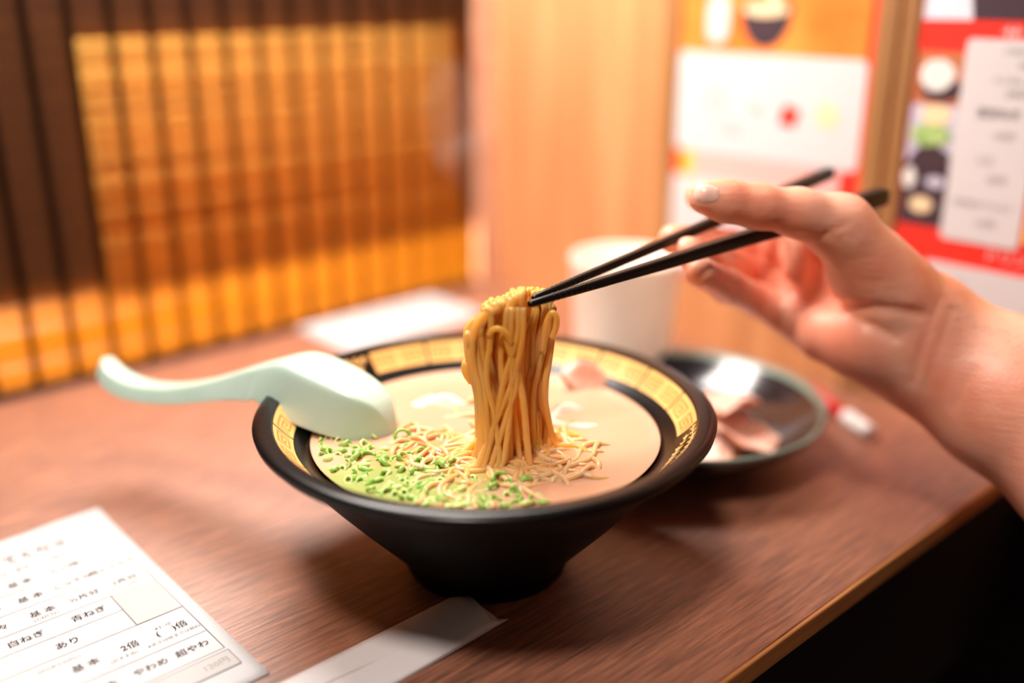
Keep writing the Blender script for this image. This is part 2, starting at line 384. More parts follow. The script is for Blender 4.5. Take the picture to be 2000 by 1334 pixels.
for body, m, z, s, mt in (('ごはん', -.440, .2245, .0045, M_inkg), ('250円', -.448, .217, .0045, M_inkg), ('小ごはん', -.439, .2085, .0045, M_inkg), ('200円', -.445, .2015, .0055, M_inkg),
                          ('追加ねぎ', -.436, .190, .0062, M_ink), ('120円', -.441, .178, .005, M_inkg), ('のり', -.433, .163, .0052, M_inkg), ('120円', -.440, .153, .005, M_inkg),
                          ('半熟塩ゆでたまご', -.435, .1375, .0045, M_inkg), ('130円', -.438, .127, .005, M_inkg), ('ビール', -.4245, .0885, .0055, M_inkg), ('580円', -.435, .074, .0055, M_inkg)):
    wtext(body, m, z, s, mt, me_, mb_, 4.2)
# ------------------------------------------------------------------ order sheet on the counter
SA = Vector((-.2161, .4617, 0)); sd = math.radians(-47.9)
# local frame: x to the right (reading), y up the page; corner A is the top right corner
sh = empty('order_sheet', SA, sd+math.pi/2, 'white printed paper order form in Japanese lying at the bottom left', 'paper')
nx, ny = 24, 30; V = []; F = []
for i in range(nx+1):
    for j in range(ny+1):
        x = -.135*i/nx; y = -.1787*j/ny
        z = .0007 + .0012*math.exp(-(y/.02)**2)*(.5+.5*math.cos(x*60)) if True else 0
        V.append((x, y, z))
for i in range(nx):
    for j in range(ny):
        a = i*(ny+1)+j; F.append((a, a+1, a+ny+2, a+ny+1))
o = fixn(mesh_obj('paper', V, F, M_white, sh)); so = o.modifiers.new('s', 'SOLIDIFY'); so.thickness = .0003
def sz(x, y): return .0007 + .0012*math.exp(-(y/.02)**2)*(.5+.5*math.cos(x*60)) + .0003
lines = []
def hl(y, x0, x1, w=.00022): lines.append(box(x0, x1, y-w/2, y+w/2, sz(-.05, y), sz(-.05, y)+.00006))
def vl(x, y0, y1, w=.0003): lines.append(box(x-w/2, x+w/2, y1, y0, sz(x, min(y0, -.03)), sz(x, min(y0, -.03))+.00006))
for y in (-.0375, -.0525, -.068, -.0838, -.1128, -.136, -.152): hl(y, -.134, -.0057)
hl(-.0978, -.134, -.0262); vl(-.0057, -.0375, -.152); vl(-.0262, -.0838, -.1128, .00035)
hl(-.1542, -.134, -.0053, .0006); hl(-.1656, -.134, -.0053, .0006); vl(-.0053, -.1542, -.1656, .0006)
v, f = merge(lines); mesh_obj('printed_rules', v, f, M_inkg, sh, smooth=False)
v, f = box(-.026, -.006, -.1126, -.084, .00101, .00104); mesh_obj('grey_cell', v, f, M_cell, sh, smooth=False)
v, f = box(-.134, -.0056, -.1653, -.1545, .00101, .00104); mesh_obj('grey_row', v, f, M_cell, sh, smooth=False)
def st(body, u, vv, size, mt=M_ink, sx=1.0):
    Mx = Matrix.Translation((-u/1000, -vv/1000, sz(-u/1000, -vv/1000)+.0001)) @ Matrix.Scale(sx, 4, (1, 0, 0))
    return text_mesh('printed_text', body, size/1000, mt, sh, Mx)
st('○をつけてください。', 46, 22.5, 8.2, M_ink, .92); st('(未記入の場合は「基本」でご提供します)', 48, 33.5, 3.3, M_inkg)
st('うす味      基 本      こい味', 53, 46, 4.6); st('基 本', 53.2, 61.2, 4.8)
st('あっさり', 74, 61.5, 4.6); st('こってり', 34.8, 60.8, 4.4); st('超こってり', 16.6, 60.2, 4.2)
st('基 本', 52.8, 75.9, 4.8); st('(1/4片分)', 52.7, 80.4, 2.6, M_inkg); st('少々', 71.5, 76.5, 4.6); st('½片分', 34.9, 75.9, 4.6); st('1片分', 16.3, 75.1, 4.6); st('(1片以上は有料です)', 16, 80, 2.2, M_inkg)
st('白ねぎ', 64.6, 91.6, 5.0); st('青ねぎ', 38.5, 91.0, 5.0); st('あり', 52.6, 106, 5.2); st('なし', 94, 106, 5.2)
st('基 本', 52.4, 125.6, 4.8); st('2倍', 34.2, 125.1, 5.0); st('(おすすめ)', 38.8, 130.6, 2.4, M_inkg); st('(はじめての方に)', 60, 117.6, 2.2, M_inkg)
st('※3~10', 18.5, 120.9, 2.6, M_inkg); st('(    )倍', 16.4, 125.2, 5.0); st('※辛さ10倍までは無料!', 17.3, 130.8, 2.4, M_inkg)
st('基 本', 52.4, 144.4, 4.8); st('やわめ', 33.5, 144.2, 4.8); st('超やわ', 15.9, 144.1, 4.8); st('120円', 13.4, 160.2, 4.6, M_inkg); st('追加', 40, 160.2, 4.6, M_inkg)
# ------------------------------------------------------------------ chopstick sleeve
SL0 = B(-.60, -.391, 0)
sl = empty('chopstick_sleeve', B(-.42, -.3905, 0), YAW, 'flattened white paper chopstick sleeve lying in front of the bowl', 'paper sleeve')
V, F = [], []; nu, nv = 40, 10
for lay in (0, 1):
    for i in range(nu+1):
        for j in range(nv+1):
            t = i/nu; w = j/nv
            x = -.10+t*.167 - .004*lay; y = -.0152+w*.0304
            open_ = max(0, (t-.62)/.38)**1.5
            arch = math.sin(math.pi*w)
            if lay == 1: z = .0012+.0036*open_*arch+.0005*arch
            else: z = .0004
            if t > .97: x += .006*(w-.35)*(1 if lay else .6)
            if i == nu and j == 0: x += .0035
            z += .0018*open_*(1-w)
            V.append((x, y, z))
for lay in (0, 1):
    o_ = lay*(nu+1)*(nv+1)
    for i in range(nu):
        for j in range(nv):
            a = o_+i*(nv+1)+j; F.append((a, a+nv+1, a+nv+2, a+1))
o = mesh_obj('sleeve_paper', V, F, M_sleeve, sl); so = o.modifiers.new('s', 'SOLIDIFY'); so.thickness = .0002
v, f = tube(catmull([(-.1, .004, .0021), (-.03, .003, .0022), (.02, -.001, .0024), (.045, -.006, .0035), (.062, -.009, .0045)], 5), .0003, 5)
mesh_obj('fold_line', v, f, M_sleeve, sl)
# ------------------------------------------------------------------ white papers by the blind
o = booth('paper_stack', -.214, -.079, -.0795, -.006, .0003, .004, M_white, .0015)
tag(o, 'white sheet of folded papers lying at the foot of the blind', 'paper')
# ------------------------------------------------------------------ cup
cx_, cy_ = .0755, .641
cup = empty('cup', (cx_, cy_, 0), 0, 'ivory plastic cup standing behind the noodle bowl', 'cup')
prof = [(.0, .002), (.024, .0005), (.028, .0), (.031, .003), (.0335, .04), (.0365, .0875), (.0372, .0895), (.0365, .0905), (.0352, .0893), (.0322, .04), (.0298, .006), (.0, .005)]
v, f = lathe(prof, 64); fixn(mesh_obj('cup_body', v, f, M_cup, cup))
# ------------------------------------------------------------------ plate with pork
px_, py_ = .0980, .540
pl = empty('side_plate', (px_, py_, 0), 0, 'shallow black plate with a sage green rim, right of the bowl', 'plate')
prof = [(0, .0015), (.034, .0015), (.036, 0), (.040, 0), (.042, .003), (.062, .010), (.078, .021), (.0832, .0285)]
v, f = lathe(prof, 96); mesh_obj('plate_underside', v, f, M_plate, pl)
prof = [(.0832, .0285), (.0845, .0305), (.0835, .0315), (.0815, .0305), (.0795, .0287)]
v, f = lathe(prof, 96); mesh_obj('plate_rim', v, f, M_platerim, pl)
prof = [(.0795, .0287), (.074, .0235), (.060, .0125), (.045, .008), (.02, .007), (0, .0068)]
v, f = lathe(prof, 96); mesh_obj('plate_interior', v, f, M_plate, pl)
def pork(name, loc, r, th, rot, sd, label, group=None, mats=(M_meat, M_meatrind), sq=.75):
    rnd = random.Random(sd); V, F, FM = [], [], []
    n, k = 44, 9
    ph = [rnd.uniform(0, 6.28) for _ in range(4)]
    def rim(a): return r*(1+.10*math.sin(2*a+ph[0])+.07*math.sin(3*a+ph[1])+.04*math.sin(5*a+ph[2])+.02*math.sin(9*a+ph[3]))
    def wav(x, y): return .0022*math.sin(x*110+ph[0])+.002*math.sin(y*140+ph[1])+.0012*math.sin((x+y)*230+ph[2])
    for side in (1, -1):
        for j in range(k+1):
            q = j/k
            for i in range(n):
                a = 2*math.pi*i/n; rr = rim(a)*q; x, y = rr*math.cos(a), rr*sq*math.sin(a)
                edge = math.sqrt(max(0, 1-q**6))
                V.append((x, y, wav(x, y)+side*th/2*edge))
    for s in range(2):
        o0 = s*(k+1)*n
        for j in range(k):
            for i in range(n):
                a = o0+j*n+i; b = o0+j*n+(i+1) % n
                F.append((a, b, b+n, a+n)); FM.append(1 if j >= k-1 and (i//7) % 2 else 0)
    for i in range(n):
        a = k*n+i; b = k*n+(i+1) % n; o0 = (k+1)*n
        F.append((a, b, b+o0, a+o0)); FM.append(1)
    o = mesh_obj(name, V, F, list(mats), fmat=FM); fixn(o)
    o.location = loc; o.rotation_euler = rot
    return tag(o, label, 'meat', group)
G = 'pork slices on the side plate'
pork('pork_slice', (px_+.006, py_-.024, .0165), .040, .005, (.12, -.08, .3), 1, 'bottommost broad pork slice lying flat on the black plate', G)
pork('pork_slice', (px_+.028, py_-.024, .0230), .032, .005, (.25, .22, 1.2), 2, 'pork slice lying nearest the front rim of the black plate', G)
pork('pork_slice', (px_-.002, py_-.034, .0245), .032, .005, (-.2, -.25, 2.0), 3, 'pork slice tucked behind the ramen bowl edge on the black plate', G)
pork('pork_slice', (px_+.018, py_-.012, .0315), .034, .0055, (-.35, .15, .8), 4, 'curled pork slice topmost in the pile on the black plate', G)
# ------------------------------------------------------------------ pen
pa, pb2 = Vector((.1970, .6160, .0052)), Vector((.2160, .5460, .0052)); pd = (pb2-pa).normalized()
pen = empty('pen', (pa.x, pa.y, 0), math.atan2(pd.y, pd.x), 'red pen with a white end lying beside the side plate', 'pen')
Lp = (pb2-pa).length
def axial(prof, n=20): # prof (x, r) along local X at z=.0052
    V, F = [], []
    for x, r in prof:
        for i in range(n):
            a = 2*math.pi*i/n; V.append((x, r*math.cos(a), .0052+r*math.sin(a)))
    for j in range(len(prof)-1):
        for i in range(n): F.append((j*n+i, j*n+(i+1) % n, (j+1)*n+(i+1) % n, (j+1)*n+i))
    return V, F
v, f = axial([(0, 0), (0, .0036), (.002, .0042), (Lp-.027, .0042), (Lp-.027, 0)]); fixn(mesh_obj('barrel', v, f, M_penred, pen))
v, f = axial([(Lp-.0268, 0), (Lp-.0268, .0048), (Lp-.002, .0047), (Lp, .0035), (Lp, 0)]); fixn(mesh_obj('cap', v, f, M_penwhite, pen))
# ------------------------------------------------------------------ ramen bowl
BX, BY = -.0118, .414
bowl = empty('ramen_bowl', (BX, BY, 0), 0, 'large black ramen bowl with a gold key pattern band inside the rim', 'bowl')
out = [(0, .004), (.030, .004), (.033, 0), (.037, 0), (.0385, .004), (.0400, .009), (.050, .0205), (.063, .035), (.075, .0490), (.084, .0600), (.0925, .0680), (.0990, .0730), (.1020, .0765), (.1026, .0790), (.1018, .0800), (.0985, .0803), (.0945, .0797)]
inn = [(.0850, .0697), (.0795, .0662), (.070, .054), (.055, .036), (.035, .022), (0, .018)]
def r_v(t): # band: t 0 outer .. 1 inner
    return (.0945+(.0850-.0945)*t, .0797+(.0697-.0797)*t-.0006*math.sin(math.pi*t))
V, F, FM = [], [], []
def addp(vf, mi):
    n = len(V); V.extend(vf[0]); F.extend([tuple(i+n for i in q) for q in vf[1]]); FM.extend([mi]*len(vf[1]))
addp(lathe(out[:14], 144), 3); addp(lathe(out[13:], 144), 0); addp(lathe(inn, 144), 0)
UN = ['...........', '.#########.', '.#.......#.', '.#.#####.#.', '.#.#...#.#.', '.#.#.###.#.', '.#.#.....#.', '.#.#######.', '...........']
def band(a0, a1, ncol, nrow, fn):
    n0 = len(V)
    for i in range(ncol+1):
        a = a0+(a1-a0)*i/ncol
        for j in range(nrow+1):
            r, z = r_v(j/nrow); V.append((r*math.cos(a), r*math.sin(a), z))
    for i in range(ncol):
        for j in range(nrow):
            p = n0+i*(nrow+1)+j; F.append((p, p+1, p+nrow+2, p+nrow+1)); FM.append(fn(i, j))
def meander(i, j):
    if j < 1 or j > 11: return 0
    u = i//12; c = i % 12
    if c == 11: return 0 if u % 2 == 1 else 1
    row = j-2
    if row < 0 or row > 8: return 1
    ch = UN[row][c if u % 2 == 0 else 10-c]
    return 2 if ch == '#' else 1
FR = []       # fronds: leaf ellipses (x along the rim in mm, y across in mm, angle, half length, half width)
for (bx, by, tx, ty, cv, nl) in ((52, 10.5, 4, 3.2, -3, 9), (50, 11, 8, 7.5, 2, 8), (50, 10, 14, 2.2, -3, 7), (46, 11.5, 16, 10.8, 2, 6)):
    for k in range(nl+1):
        t = .12+.88*k/nl; x = bx+(tx-bx)*t; y = by+(ty-by)*t+cv*math.sin(math.pi*t)
        an = math.atan2(ty-by+cv*math.pi*math.cos(math.pi*t), tx-bx)
        ll = 2.0+1.2*math.sin(math.pi*t)
        FR.append((x, y, an, 3.2, .35))
        for sgn in (1, -1): FR.append((x+1.2*math.cos(an+sgn*.9), y+1.2*math.sin(an+sgn*.9), an+sgn*.75, ll*.62, .55))
    FR.append((tx, ty, math.atan2(ty-by, tx-bx), 2.4, .8))
def ornament(i, j, flip=False):
    x = (i+.5)/240*60; y = (j+.5)/56*13.9
    if flip: x = 60-x
    if not (.9 < y < 12.9): return 0
    for cx0, cy0, an, la, lb in FR:
        dx, dy = x-cx0, y-cy0
        if abs(dx) > 4 or abs(dy) > 4: continue
        u = dx*math.cos(an)+dy*math.sin(an); w = -dx*math.sin(an)+dy*math.cos(an)
        if (u/la)**2+(w/lb)**2 < 1: return 1
    return 0
D = math.radians
band(D(-9), D(132.5), 14*12, 13, meander)
band(D(171), D(312.5), 14*12, 13, meander)
band(D(132.5), D(171), 240, 56, ornament)
band(D(-47.5), D(-9), 240, 56, lambda i, j: ornament(i, j, True))
o = mesh_obj('bowl_body', V, F, [M_black, M_gold, M_orange, M_blackm], bowl, fmat=FM)
# broth (its own thing, inside the bowl)
SZ = .0672
prof = [(0, .030), (.050, .036), (.066, .0525), (.0765, .064), (.0788, .0671), (.0782, SZ), (0, SZ)]
prof2 = prof[:-1]+[(.078*q/12, SZ) for q in range(11, -1, -1)]
v, f = lathe(prof2, 96); o = fixn(mesh_obj('ramen_broth', v, f, M_broth)); o.location = (BX, BY, 0)
tag(o, 'creamy beige broth with an orange cloud and green herbs filling the black bowl', 'soup')
# pork in the bowl
pork('pork_slice', T(1143, 752, SZ)+Vector((0, 0, .004)), .012, .006, (1.25, .1, .15), 11, 'pork piece standing up in the broth behind the lifted noodles', 'pork slices in the bowl')
pork('pork_slice', T(868, 800, SZ)+Vector((0, 0, -.0035)), .020, .0045, (.35, -.05, -.15), 12, 'flat reddish pork slice half sunk left of the lifted noodles', 'pork slices in the bowl', (M_meat, M_meatrind))
pork('pork_slice', T(1130, 815, SZ)+Vector((0, 0, -.0035)), .020, .0045, (.2, .12, .7), 13, 'pork slice half sunk right of the lifted noodles', 'pork slices in the bowl')
# ------------------------------------------------------------------ noodles
NR = .0013
LEFT = [(560, 1000), (590, 955), (612, 942), (640, 909), (700, 909), (735, 917), (760, 926), (850, 934), (900, 922)]
RIGHT = [(560, 1060), (600, 1084), (640, 1085), (680, 1079), (720, 1073), (760, 1068), (800, 1072), (850, 1082), (900, 1096)]
TOPS = [(912, 648), (922, 632), (940, 628), (946, 600), (960, 588), (985, 582), (1000, 573), (1025, 567), (1055, 569), (1072, 580), (1084, 602)]
Y0 = .392
rnd = random.Random(5)
parts = []
def leg(t, q, ytop, sgn):
    t1 = min(1, max(0, t+rnd.uniform(-.16, .16))); t2 = min(1, max(0, t1+rnd.uniform(-.2, .2))); pts = []
    ys = [ytop+s for s in (10, 34, 70, 115, 165, 215, 262)]; ph = rnd.uniform(0, 6)
    for k, y in enumerate(ys):
        w = k/(len(ys)-1); tt = t*(1-w)**2+2*t1*w*(1-w)+t2*w*w
        y2 = min(y, 905)
        x = interp(LEFT, y2)+4+(interp(RIGHT, y2)-interp(LEFT, y2)-8)*tt+1.5*math.sin(ph+k*1.7)
        qq = q*(1-.35*math.sin(math.pi*min(1, w*1.1)))+sgn*.001*math.sin(ph+k)
        if y > 900: break
        pts.append(V_at_Y(x, y2, Y0+qq-.004*w))
    e = pts[-1]
    if rnd.random() < .6:      # the strand turns and runs out along the broth
        hd = math.atan2(e.y-.392, e.x-.002)+rnd.uniform(-.9, .9) if sgn > 0 else rnd.uniform(-2.9, -.3)
        pts[-1] = Vector((e.x, e.y, SZ+rnd.uniform(.0015, .005)))
        for r_, z_ in ((.004, .0008), (.009, .0006), (.014, -.0003), (.018, -.004)):
            hd += rnd.uniform(-.5, .5); pts.append(Vector((e.x+r_*math.cos(hd), e.y+r_*math.sin(hd), SZ+z_)))
    else: pts.append(Vector((e.x+rnd.uniform(-.003, .003), e.y+rnd.uniform(-.004, .001), SZ-.004)))
    return pts
NS = 50
for i in range(NS):
    t = (i+.5)/NS; x = 913+t*171; yt = interp(TOPS, x)+rnd.uniform(0, 9)
    behind = x > 1024
    q1 = -rnd.uniform(.003, .0115) if not behind else rnd.uniform(.0065, .012); q2 = rnd.uniform(.002, .010) if not behind else rnd.uniform(.013, .019)
    tl = (x-interp(LEFT, yt+12)-4)/max(20, (interp(RIGHT, yt+12)-interp(LEFT, yt+12)-8)); tl = min(1, max(0, tl))
    a = leg(tl, q1, yt, -1); b = leg(min(1, max(0, tl+rnd.uniform(-.05, .05))), q2, yt, 1)
    top = V_at_Y(x, yt, Y0+(q1+q2)/2)
    m1 = (a[0]+top)/2+Vector((0, (q1-q2)*.18, .0016)); m2 = (b[0]+top)/2+Vector((0, (q2-q1)*.18, .0016))
    pts = a[::-1]+[m1, top, m2]+b
    pts = catmull(pts, 5); rr_ = NR*rnd.uniform(.88, 1.15)
    parts.append(tube(pts, rr_, 8))
# two loose loops on the bundle
parts.append(tube(catmull([V_at_Y(955, 655, .379), V_at_Y(962, 645, .3785), V_at_Y(975, 642, .378), V_at_Y(990, 652, .378), V_at_Y(1000, 672, .379)], 6), NR, 8))
parts.append(tube(catmull([V_at_Y(1060, 690, .392), V_at_Y(1066, 640, .391), V_at_Y(1076, 612, .390), V_at_Y(1086, 618, .390), V_at_Y(1086, 640, .391), V_at_Y(1078, 660, .392)], 6), NR, 8))
parts.append(tube(catmull([V_at_Y(916, 700, .388), V_at_Y(909, 712, .385), V_at_Y(911, 728, .385), V_at_Y(922, 745, .387)], 6), NR*1.4, 8))
# crossing strands in front
for x0, x1, x2 in ((1012, 985, 950), (1000, 1000, 985), (1022, 1003, 940), (990, 1010, 965), (960, 950, 975)):
    parts.append(tube(catmull([V_at_Y(x0, 600, .3815), V_at_Y(x0-2, 660, .3795), V_at_Y(x1, 740, .3785), V_at_Y((x1+x2)/2+3, 810, .3775), V_at_Y(x2, 892, .3755), V_at_Y(x2-8, 915, .374)], 6), NR, 8))
v, f = merge(parts); base = Vector((0, .39, SZ))
o = mesh_obj('lifted_noodles', v, f, M_nood, loc=base)
tag(o, 'bundle of thin yellow noodles hanging from the chopstick tips into the broth', 'noodles', kind='stuff')
parts = []
def floaty(c, head, length, curv, lift=.0006):
    pts = []; p = Vector((c[0], c[1], 0)); a = head; n = 22; ph = rnd.uniform(0, 6.28); z0 = rnd.uniform(-.0006, .0004)
    for k in range(n+1):
        w = k/n; z = SZ+z0+lift*math.sin(2.5*math.pi*w+ph)-.004*max(0, abs(2*w-1)-.8)/.2
        pts.append(Vector((p.x, p.y, z)))
        a += curv*length/n*(1+1.1*math.sin(w*6+ph))+.16*math.sin(w*9+2*ph); p += Vector((math.cos(a), math.sin(a), 0))*length/n
    for q in pts:
        d = Vector((q.x-BX, q.y-BY, 0))
        if d.length > .073: d *= .073/d.length; q.x = BX+d.x; q.y = BY+d.y
    parts.append(tube(pts, NR*rnd.uniform(.8, 1.05), 8))
cb = T(1000, 888, SZ)
for k in range(46):      # strands running out from the foot of the bundle to the left
    x = rnd.gauss(880, 55); y = rnd.gauss(872, 36); q = T(x, y, SZ); hd = math.atan2(cb.y-q.y, cb.x-q.x)+rnd.uniform(-1.0, 1.0)
    floaty(q, hd, rnd.uniform(.028, .06), rnd.uniform(-60, 60), rnd.uniform(.0003, .0022))
for k in range(24):      # to the right
    x = rnd.uniform(1050, 1215); y = rnd.uniform(858, 935); q = T(x, y, SZ)
    floaty(q, math.atan2(cb.y-q.y, cb.x-q.x)+rnd.uniform(-.9, .9), rnd.uniform(.02, .045), rnd.uniform(-45, 45), rnd.uniform(.0003, .0012))
for k in range(26):      # in front
    x = rnd.uniform(870, 1090); y = rnd.uniform(890, 950)
    floaty(T(x, y, SZ), rnd.uniform(0, 6.28), rnd.uniform(.025, .05), rnd.uniform(-60, 60), rnd.uniform(.0003, .0015))
v, f = merge(parts)
o = mesh_obj('broth_noodles', v, f, M_nood2, loc=Vector((BX, BY, SZ)))
tag(o, 'tangle of thin noodles floating in the broth around the lifted bundle', 'noodles', kind='stuff')
# ------------------------------------------------------------------ scallions
def ring_mesh(name, r, h, w, mt, arc=360, n=20):
    V, F = [], []; k = n if arc == 360 else n+1
    pr = [(r, -h/2), (r, h/2), (r-w, h/2), (r-w, -h/2)]
    for i in range(k):
        a = math.radians(arc*i/n)
        for q, zz in pr: V.append((q*math.cos(a)*1.1, q*math.sin(a)*.9, zz))
    for i in range(n):
        j = (i+1) % k
        for q in range(4): F.append((i*4+q, j*4+q, j*4+(q+1) % 4, i*4+(q+1) % 4))
    if arc != 360: F += [(0, 1, 2, 3), tuple(n*4+q for q in (3, 2, 1, 0))]
    me = bpy.data.meshes.new(name); me.from_pydata(V, [], F); me.materials.append(mt)
    me.polygons.foreach_set('use_smooth', [True]*len(F)); me.update()
    return me
rings = [ring_mesh('scallion', .0023, .0022, .0010, M_scal), ring_mesh('scallion', .0029, .002, .0011, M_scal), ring_mesh('scallion', .0019, .0028, .0008, M_scal2),
         ring_mesh('scallion', .0026, .0026, .0011, M_scal, 150, 10), ring_mesh('scallion', .0024, .0016, .0009, M_scal2), ring_mesh('scallion', .0032, .002, .0011, M_scal, 200, 12)]
def scal(loc, k, rot, sc=1, label='small chopped scallion floating in the green crescent at the front left of the broth', group='scallions in the front left crescent'):
    o = bpy.data.objects.new('scallion', rings[k]); COL.objects.link(o); o.location = loc; o.rotation_euler = rot; o.scale = (sc,)*3
    return tag(o, label, 'scallion', group)
placed = []
tries = 0
while len(placed) < 140 and tries < 9000:
    tries += 1
    a = math.radians(rnd.uniform(183, 292)); rr = .0745*math.sqrt(rnd.uniform(.22, 1))
    if rr < .05 and a < math.radians(200): continue
    p = Vector((BX+rr*math.cos(a), BY+rr*math.sin(a), SZ+rnd.choice((-.0009, -.0006, -.0002, .0003))))
    dens = (rr/.0745)**2 if a < math.radians(250) else (rr/.0745)**5
    if rnd.random() > dens: continue
    if any((p-q).length < .0031 for q in placed): continue
    placed.append(p); scal(p, rnd.randrange(6), (rnd.uniform(-.9, .9), rnd.uniform(-.9, .9), rnd.uniform(0, 6)), rnd.uniform(.75, 1.15))
scal(T(786, 860, SZ)+Vector((0, 0, .0022)), 1, (1.0, .1, .2), 1.25, 'bright green scallion ring standing on noodles just right of the spoon tip', None)
scal(T(864, 915, SZ)+Vector((0, 0, .0015)), 3, (1.2, .2, 2.2), 1.2, 'green scallion piece on the noodles below the bundle, left one of the pair', None)
scal(T(887, 912, SZ)+Vector((0, 0, .0015)), 3, (.9, .5, 1.2), 1.1, 'green scallion piece on the noodles below the bundle, right one of the pair', None)
scal(T(978, 940, SZ)+Vector((0, 0, .0008)), 5, (.6, .2, .4), 1.2, 'flat green scallion piece floating in front of the noodle bundle', None)
# ------------------------------------------------------------------ spoon (turned over, hooked on the bowl rim)
ST_ = [(0.0, -.0195, -.0255, .0035, .0062), (.004, -.0240, -.0310, .0052, .0085), (.012, -.0272, -.0350, .0058, .0095), (.028, -.0270, -.0345, .0058, .0095), (.050, -.0205, -.0285, .0058, .0096),
       (.072, -.0098, -.0192, .0060, .0102), (.089, .0005, -.0112, .0070, .0122), (.102, .0090, -.0052, .0082, .0142), (.1092, .0130, -.0034, .0090, .0152), (.1098, .0134, -.0031, .0091, .0153), (.1122, .0146, 0, .0095, .0160),
       (.118, .0180, 0, .0104, .0172), (.125, .0212, 0, .0118, .0190), (.130, .0222, 0, .0132, .0212), (.142, .0218, 0, .0142, .0224), (.157, .0205, 0, .0132, .0218), (.169, .0186, 0, .0102, .0178), (.176, .0152, 0, .0066, .0126),
       (.1815, .0075, .0005, .0030, .0065), (.183, .0030, .0010, .0010, .0025)]
V, F = [], []; K = None
for s, zt, zr, wt, wr in ST_:
    th = min(.0022, (zt-zr)*.35, wr*.35); h = zt-zr
    outl = [(-wr, zr), (-wr*.995, zr+h*.04), (-(wr*.66+wt*.34), zr+h*.40), (-(wr*.30+wt*.70), zr+h*.76), (-(wr*.08+wt*.92), zr+h*.955), (-wt*.86, zt*.6+(zr+h)*.4), (-wt*.5, zt), (0, zt)]
    outl = outl+[(-a, b) for a, b in outl[-2::-1]]
    inl = []
    for (a, b) in outl:
        k = 1-th/max(wr, 1e-4); inl.append((a*k, zr+(b-zr)*(1-th/h) if abs(a) < wr*.999 else zr))
    loop = outl+inl[::-1]; K = len(loop)
    V += [(s, a, b) for a, b in loop]
for i in range(len(ST_)-1):
    for k in range(K): F.append((i*K+k, (i+1)*K+k, (i+1)*K+(k+1) % K, i*K+(k+1) % K))
F.append(tuple(range(K))[::-1]); F.append(tuple((len(ST_)-1)*K+k for k in range(K)))
tip = Vector((-.0538, .4120, .0642)); hand_end = tip-Vector((.872, -.4636, -.157))*.183
ROLL = -3
ax = (tip-hand_end).normalized(); side = Vector((0, 0, 1)).cross(ax).normalized(); upv = ax.cross(side)
roll = math.radians(ROLL); side2 = side*math.cos(roll)+upv*math.sin(roll); up2 = ax.cross(side2)
Ms = Matrix.Identity(4)
for i in range(3): Ms[i][0] = ax[i]; Ms[i][1] = side2[i]; Ms[i][2] = up2[i]; Ms[i][3] = tip[i]-ax[i]*.183
o = mesh_obj('soup_spoon', V, F, M_celadon); fixn(o); o.matrix_world = Ms
sb = o.modifiers.new('s', 'SUBSURF'); sb.levels = 2; sb.render_levels = 3
tag(o, 'pale green ceramic soup spoon turned over and hooked on the left rim of the bowl', 'spoon')
# ------------------------------------------------------------------ chopsticks
def chopstick(a, b, r0, r1, label, roll=0):
    a, b = Vector(a), Vector(b); ax = (b-a); Lc = ax.length; ax.normalize()
    s = Vector((0, 0, 1)).cross(ax).normalized(); u = ax.cross(s)
    Mc = Matrix.Identity(4)
    for i in range(3): Mc[i][0] = ax[i]; Mc[i][1] = s[i]; Mc[i][2] = u[i]; Mc[i][3] = a[i]
    V, F = [], []; n = 20; st_ = [0, .0015, .01, .02, .03, .04, .055, .075, .10, .14, Lc-.03, Lc-.004, Lc-.001, Lc]
    for x in st_:
        t = x/Lc; r = r0+(r1-r0)*min(1, t*1.15)
        if x < .0012: r *= .7
        if x > Lc-.0005: r *= .6
        elif x > Lc-.002: r *= .9
        p = 2+4*min(1, t*2)          # round at the tip, squarer at the thick end
        for i in range(n):
            c, s_ = math.cos(2*math.pi*i/n+roll), math.sin(2*math.pi*i/n+roll)
            k = (abs(c)**p+abs(s_)**p)**(-1/p)
            V.append((x, r*c*k, r*s_*k))
    for j in range(len(st_)-1):
        for i in range(n): F.append((j*n+i, j*n+(i+1) % n, (j+1)*n+(i+1) % n, (j+1)*n+i))
    F.append(tuple(range(n))[::-1]); F.append(tuple((len(st_)-1)*n+i for i in range(n)))
    o = mesh_obj('chopstick', V, F, M_chop); o.matrix_world = Mc
    parts = []
    for x in np.arange(.012, .034, .0028): # grip grooves
        t = x/Lc; r = r0+(r1-r0)*t*1.15
        parts.append(lathe_x(x, r))
    v, f = merge(parts); g = mesh_obj('grip_ring', v, f, M_chop, o)
    bevel(o, .0004, 1)
    return tag(o, label, 'chopstick', 'chopsticks held in the hand')
def lathe_x(x, r, n=16):
    V, F = [], []
    for k in range(n):
        a = 2*math.pi*k/n
        for m in range(6):
            b = 2*math.pi*m/6; rr = r+.00022*math.cos(b); V.append((x+.0005*math.sin(b), rr*math.cos(a), rr*math.sin(a)))
    for k in range(n):
        for m in range(6): F.append((k*6+m, ((k+1) % n)*6+m, ((k+1) % n)*6+(m+1) % 6, k*6+(m+1) % 6))
    return V, F
LO_A, LO_B = P(1032, 595, .4065), P(1728, 382, .512)
UP_A, UP_B = P(1040, 583, .4125), P(1624, 336, .545)
chopstick(LO_A, LO_B, .0015, .0046, 'black chopstick running lower, its thick end behind the thumb base', 0)
chopstick(UP_A, UP_B, .0014, .0034, 'black chopstick running higher, its end pointing up above the thumb', .3)
